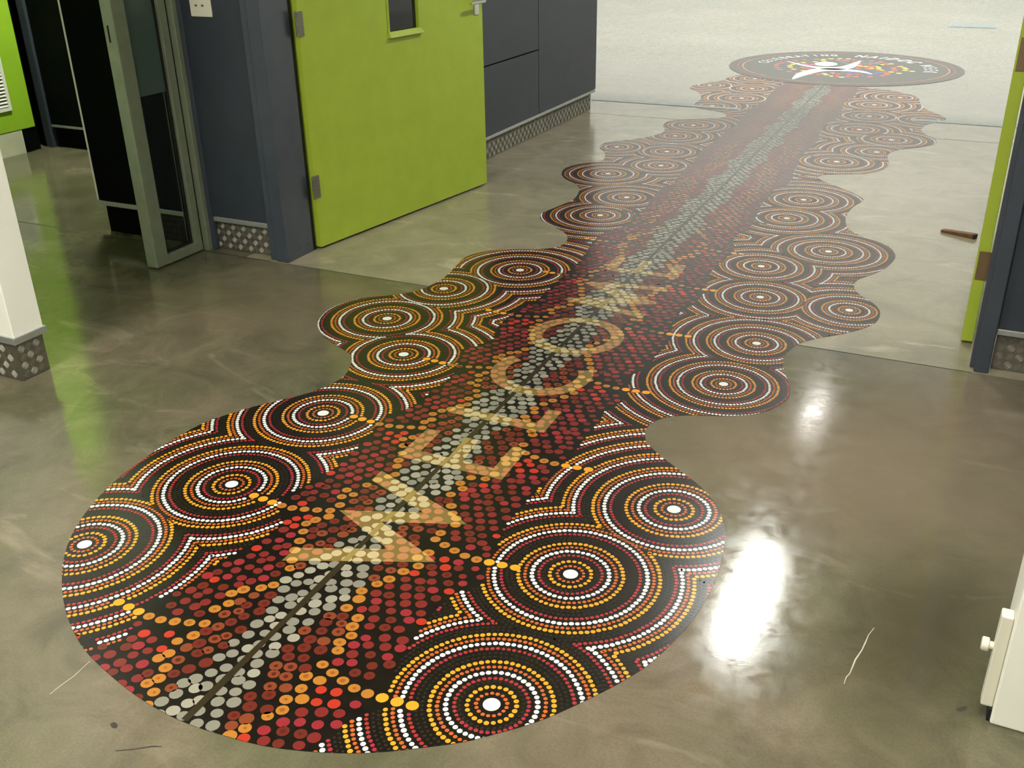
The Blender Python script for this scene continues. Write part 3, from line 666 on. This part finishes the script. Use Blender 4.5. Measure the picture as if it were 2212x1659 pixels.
# scale of each centre so the bands of neighbours meet: ring band number as a function of distance
WB = [0.095, 0.188, 0.272, 0.350, 0.427, 0.504, 0.581, 0.658]
WS = [0.0765 * i for i in range(1, 10)]
def band(d, b):
    kb = np.interp(d, [0] + WB, range(len(WB) + 1)); ks = d / 0.0765
    return np.where(b, kb, ks)
POL = ['white', 'yel', 'rorg', 'rred', 'char', 'rcrim']
PI_ = dict(white=0, yel=1, org=2, red=3, char=4, red2=5)
IMATS = [INK[n] for n in POL]
for ci, (cx, cy, b) in enumerate(CIRC):
    ws = WB if b else WS; s = 1.0 if b else 0.84
    k = MB(); k.disc(cx, cy, ZD, 0.0185 * s, 20, PI_['white'])
    rings = [(ws[0] * .34, 'org', .0048), (ws[0] * .54, 'yel', .0056), (ws[0] * .70, 'char', .0035)]
    for j, wr in enumerate(ws):
        st = (ws[j] - ws[j - 1]) if j else ws[0]
        st2 = (ws[j + 1] - ws[j]) if j + 1 < len(ws) else st
        rings += [(wr - .185 * st, 'red', .0050), (wr, 'white', .0060), (wr + .185 * st2, 'org', .0051), (wr + .365 * st2, 'yel', .0057),
                  (wr + .53 * st2, 'char', .0036), (wr + .66 * st2, 'char', .0036)]
        if j == 0: rings.append((wr * .62 + .012, 'char', .003))
    for rr, colr, dr in rings:
        dr *= s; pitch = (0.0138 if colr in ('white', 'yel') else 0.0122) * s
        n = max(8, int(round(2 * PI * rr / pitch)))
        a = np.arange(n) * 2 * PI / n + rng.uniform(0, 1)
        jit = rng.normal(0, 0.0004, n)
        X = cx + (rr + jit) * np.cos(a); Y = cy + (rr + jit) * np.sin(a)
        ed, es = edge(X, Y); ok = inside(OUT, X, Y) | (ed < dr * .9)
        ok &= (X < xl(Y) - .004) | (X > xr(Y) + .004)
        side = np.where(X < xs(Y), 0, 1)
        ok &= side == (0 if cx < xs(cy) else 1)
        me_ = band(np.full(n, rr), np.full(n, bool(b)))
        for cj in range(len(CIRC)):
            if cj == ci: continue
            if (cc[cj, 0] < xs(cc[cj, 1])) != (cx < xs(cy)): continue
            if abs(cc[cj, 1] - cy) > 1.6: continue
            dj = np.hypot(X - cc[cj, 0], Y - cc[cj, 1])
            ok &= band(dj, np.full(n, bool(big[cj]))) >= me_ - 0.03
        for sx, sy in spur:
            if abs(sx - cx) < rr + .03 and abs(sy - cy) < rr + .03:
                ok &= np.hypot(X - sx, Y - sy) > .0165
        # the disc sticker hides the last ones
        ok &= np.hypot(X - DC[0], Y - DC[1]) > DR - 0.02
        for x, y, e_, s_g in zip(X[ok], Y[ok], ed[ok], es[ok]):
            c_ = colr
            if colr == 'red' and random.random() < .35: c_ = 'red2'
            q_ = dr * random.uniform(.92, 1.08); put(k, x, y, ZD, q_, 8 if dr > .0052 else 6, PI_[c_], random.random(), q_, e_, s_g)
    o = mch(k.obj('concentric_circle', IMATS))

# --- the middle field of larger dots
FN = ['gry', 'gry2', 'yel2', 'bred', 'red', 'mar', 'brn', 'core', 'gold', 'cream', 'salm', 'red2', 'yel', 'core2', 'fred', 'fpur', 'fbrn']
FI = {n: i for i, n in enumerate(FN)}
pts = []
p = 0.0352
j = 0; y = 1.02
while y < 9.35:
    x0 = -1.9 if y < 1.45 else -1.85
    x = x0 + (p / 2 if j % 2 else 0)
    while x < -0.8:
        pts.append((x + random.gauss(0, .0035), y + random.gauss(0, .0035))); x += p
    y += p * .90; j += 1
P = np.array(pts)
# shear so the rows follow the leaf-like herring-bone of the print
P[:, 1] += 0.30 * np.abs(P[:, 0] - xs(P[:, 1]))
PE, PS = edge(P[:, 0], P[:, 1])
okp = (inside(OUT, P[:, 0], P[:, 1]) | (PE < .012)) & (P[:, 0] > xl(P[:, 1]) + .006) & (P[:, 0] < xr(P[:, 1]) - .006)
okp &= np.hypot(P[:, 0] - DC[0], P[:, 1] - DC[1]) > DR - .02
for sx, sy in spur:
    if sy < 4.6: okp &= np.hypot(P[:, 0] - sx, P[:, 1] - sy) > .029
P = P[okp]; PE = PE[okp]; PS = PS[okp]
inl = in_letter(P[:, 0], P[:, 1])
F = MB(); CO = MB()
def fdot(x, y, c, r, il, pe=1.0, ps=0):
    n = 12 if y < 4.5 else 8
    a = random.uniform(0, 6); q = random.uniform(.88, 1.0)
    put(F, x, y, ZD, r, n, FI[c], a, r * q, pe, ps)
    if 1.55 < y < 4.25 and -1.56 < x < -1.05:
        over_letters(F, [(x + r * math.cos(a + 2 * PI * i / n), y + r * q * math.sin(a + 2 * PI * i / n)) for i in range(n)], ZD + .00015,
                     FI['cream' if c in ('gry', 'gry2') else ('gold' if c in ('yel2', 'yel') else 'salm')])
    if c in ('yel2', 'mar', 'brn', 'salm') and y < 3.5 and pe > .012 and not il and random.random() < .8:
        F.disc(x + random.gauss(0, .001), y, ZD + .0001, r * random.uniform(.25, .45), 8, FI['core'] if c == 'yel2' else (FI['brn'] if c == 'salm' else FI['core2']), a)
for (x, y), il, pe, ps in zip(P, inl, PE, PS):
    u = abs(x - xs(y)); s = 1 if x > xs(y) else -1
    v0 = V0 + (0.03 * s if y > 2.8 else 0)
    ph = ((y - v0) / PER) % 1.0
    gw = 0.074 + 0.018 * math.cos(2 * PI * (ph - .5)) + random.gauss(0, .006)
    zz = 0.150 + 0.032 * math.cos(2 * PI * ph) - .012 * math.cos(4 * PI * ph)
    r = 0.0150 * random.uniform(.9, 1.08)
    far = y > 4.35
    if u < gw + (.012 if far else 0): c = random.choice(['gry', 'gry', 'gry2'])
    elif abs(u - zz) < .0185: c = 'yel2'
    elif u < zz: c = random.choice(['mar', 'mar', 'brn'])
    else:
        if (ph > .80 or ph < .03) and u < zz + .10 and random.random() < .75: c = 'bred'
        elif random.random() < .04: c = 'bred'
        else: c = random.choice(['red', 'red2', 'mar', 'red'])
        r *= .92
        if u > .30: r *= .8
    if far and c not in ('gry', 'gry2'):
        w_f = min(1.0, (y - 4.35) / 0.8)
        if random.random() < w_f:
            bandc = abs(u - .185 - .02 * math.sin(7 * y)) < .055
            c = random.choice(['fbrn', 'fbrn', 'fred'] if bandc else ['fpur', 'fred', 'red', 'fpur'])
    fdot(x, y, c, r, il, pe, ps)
for sx, sy in spur:
    if sy > 4.6: continue
    if sy > 2.6 and abs(sx - xs(sy)) < .31:
        fdot(sx, sy, random.choice(['yel2', 'brn', 'yel2']), .0128, False); continue
    if np.hypot(sx - DC[0], sy - DC[1]) > DR: fdot(sx, sy, 'yel2' if abs(sx - xs(sy)) < .2 else ('yel' if abs(sx - xs(sy)) > .33 else 'yel2'), .0142, False)
o = mch(F.obj('dot_field', [INK[n] for n in FN])); o['kind'] = 'stuff'
# spine line
k = MB(); n = 60
ya, yb = 1.085, 9.25
L_ = []; R_ = []
for i in range(n + 1):
    y = ya + (yb - ya) * i / n; hw = 0.0085 + 0.0012 * math.sin(i * 2.1)
    L_.append((xs(y) - hw, y, ZC)); R_.append((xs(y) + hw, y, ZC))
k.add(L_ + R_, [[i, n + 1 + i, n + 2 + i, i + 1] for i in range(n)])
for i in range(n):
    if 1.5 < L_[i][1] < 4.25: over_letters(k, [L_[i][:2], R_[i][:2], R_[i + 1][:2], L_[i + 1][:2]], ZC + .00012, 1)
mch(k.obj('spine_line', [INK['spine'], INK['spt']]))

# ------------------------------------------------------------------ the round sticker at the far end
ds = empty('round_floor_sticker', (DC[0], DC[1], 0))
tag(ds, 'round charcoal floor sticker with white dancing figure, beyond the far end of the mural', 'floor sticker')
def ring(k, r0, r1, z, mi, n=96):
    k.add([(r * math.cos(2 * PI * i / n), r * math.sin(2 * PI * i / n), z) for r in (r0, r1) for i in range(n)],
          [[i, n + i, n + (i + 1) % n, (i + 1) % n] for i in range(n)], mi)
k = MB(); k.tube((0, 0, 0.0), (0, 0, 0.0024), DR, 96); k.obj('printed_disc', DINK['dark'], ds)
k = MB(); ring(k, 0.925, 0.937, .0026, 0); o = k.obj('border_ring', DINK['org'], ds); o['label'] = 'thin ochre border ring'
k = MB(); ring(k, 0.972, 0.985, .0026, 0); o = k.obj('border_ring', DINK['mar'], ds); o['label'] = 'maroon border ring'
k = MB()
for r in (0.952, 1.005, 1.022):
    for i in range(300):
        a = 2 * PI * i / 300; k.disc(r * math.cos(a), r * math.sin(a), .0026, .0035, 6)
o = k.obj('border_dots', DINK['mar'], ds); o['kind'] = 'stuff'
# coloured dots
cold = dict(
 red=[(-.609,-.103),(-.613,-.02),(-.598,.07),(-.563,.153),(-.504,.255),(-.43,.338),(-.327,.410),(-.22,.45),(-.573,-.245),(-.519,-.339),(-.417,-.436),(-.33,-.50),(-.137,-.516),(-.21,-.52),
      (-.305,-.189),(-.26,-.22),(-.35,-.15),(.030,-.56),(.124,-.541),(.194,-.53),(.309,-.489),(.398,-.409),(.429,-.330),(.429,-.258),(.400,-.190),(.33,-.11),(.26,-.05),(.10,.43),(.19,.47),(.28,.44),(.33,.36),(.36,.27),(.30,.19),(.24,.12),(.16,.06),
      (.47,.16),(.44,.09),(.45,.01),(.47,-.07),(.02,-.44),(.12,-.43),(.20,-.42),(.02,.48),(-.03,.40),(.05,.33),(.12,.20),(.20,.24),(.22,-.02),(.14,-.04)],
 yel=[(-.462,-.168),(-.485,-.08),(-.476,.01),(-.45,.09),(-.403,.155),(-.306,.240),(-.22,.27),(-.249,.35),(-.26,.43),(-.20,.49),(-.12,.53),(-.04,.54),(-.405,-.284),(-.308,-.345),(-.098,-.445),(-.07,-.51),(-.009,-.568),(.08,-.60),
      (.311,.060),(.29,.14),(.322,.26),(.386,.345),(.30,.20),(.318,-.01),(.354,-.080),(.448,-.159),(.522,-.21),(.554,-.02),(.55,.07),(.487,.202),(.62,-.06),(.53,.13),(.13,.12),(.19,.10),(.25,.02)],
 teal=[(-.068,.324),(-.03,.26),(.02,.22),(.194,.334),(.163,.260),(.24,.30),(.11,.27)], blue=[(.069,-.386),(.11,-.33),(.16,-.36),(.323,-.296),(.283,-.38),(.25,-.31),(.35,-.23),(.22,-.45)],
 pink=[(-.12,.42),(-.06,.44),(-.36,.05),(-.30,.06),(-.02,-.42),(-.04,-.36),(.26,.36)])
for n_, l_ in cold.items():
    for (x, y) in l_:
        k = MB(); k.disc(x, y, .0027, .029, 6, 0, .5, .031); k.obj('painted_dot', DINK[n_], ds)
# the white figure: head, arms, legs
def ribbon(pts_c, wid, n=24):
    P_ = np.array(pts_c, float); m = len(P_); t = np.linspace(0, m - 1, n * (m - 1) + 1); out = []
    def cr(i, f):
        p0, p1, p2, p3 = P_[max(i - 1, 0)], P_[i], P_[min(i + 1, m - 1)], P_[min(i + 2, m - 1)]
        return 0.5 * ((2 * p1) + (-p0 + p2) * f + (2 * p0 - 5 * p1 + 4 * p2 - p3) * f * f + (-p0 + 3 * p1 - 3 * p2 + p3) * f ** 3)
    C = np.array([cr(min(int(q), m - 2), q - min(int(q), m - 2)) for q in t]); W_ = np.interp(t, range(m), wid)
    T_ = np.gradient(C, axis=0); T_ /= np.linalg.norm(T_, axis=1)[:, None] + 1e-9; Nn = np.stack([-T_[:, 1], T_[:, 0]], 1)
    a = C + Nn * W_[:, None]; b_ = C - Nn * W_[:, None]; q = len(C)
    return [(x, y, .0030) for x, y in a] + [(x, y, .0030) for x, y in b_], [[i, i + 1, q + i + 1, q + i] for i in range(q - 1)]
k = MB(); k.disc(-0.185, 0.135, .0030, .105, 32, 0, 0, .135); o = k.obj('head', DINK['white'], ds); o['label'] = 'white oval head of the dancing figure'
k = MB(); vs, fs = ribbon([(-.56, .194), (-.42, .03), (-.28, -.075), (-.14, -.125), (-.02, -.095), (.05, .08), (.088, .459)], [.004, .022, .032, .075, .078, .055, .004]); k.add(vs, fs); k.obj('arms', DINK['white'], ds)
k = MB(); vs, fs = ribbon([(-.30, -.855), (-.275, -.55), (-.20, -.30), (-.10, -.20), (.02, -.185), (.18, -.222), (.308, -.337)], [.004, .055, .070, .075, .066, .045, .004]); k.add(vs, fs); k.obj('legs', DINK['white'], ds)
# curved lettering
TXT = []
for i, c_ in enumerate('CELEBRATING'): TXT.append((c_, 175.5 - i * 6.95, 0.765, .155, 'gtext', .0, .0))
for c_, a in zip('NAIDOC', (87, 77.5, 70, 62, 51.5, 41.5)): TXT.append((c_, a, 0.752, .185, 'white', .006, .25))
for c_, a in zip('WEEK', (24, 14, 5.5, -3.5)): TXT.append((c_, a, 0.768, .165, 'gtext', .0, .0))
dg = None
for c_, a, r, size, m_, off, shear in TXT:
    cu = bpy.data.curves.new('letter', 'FONT'); cu.body = c_; cu.size = size; cu.align_x = 'CENTER'; cu.align_y = 'CENTER'
    cu.offset = off if m_ == 'white' else 0.0022; cu.shear = shear; cu.resolution_u = 3
    to = bpy.data.objects.new('letter', cu); COL.objects.link(to)
    bpy.context.view_layer.update()
    me_ = bpy.data.meshes.new_from_object(to.evaluated_get(bpy.context.evaluated_depsgraph_get()))
    bpy.data.objects.remove(to); bpy.data.curves.remove(cu)
    me_.materials.clear(); me_.materials.append(DINK[m_])
    lo = bpy.data.objects.new('letter', me_); COL.objects.link(lo); lo.parent = ds
    A_ = math.radians(a); lo.location = (r * math.cos(A_), r * math.sin(A_), .0030); lo.rotation_euler = (0, 0, A_ - PI / 2); lo.scale = (0.62 if m_ != 'white' else 0.72, 1, 1)
    lo['label'] = ('bold white letter ' if m_ == 'white' else 'thin grey letter ') + c_
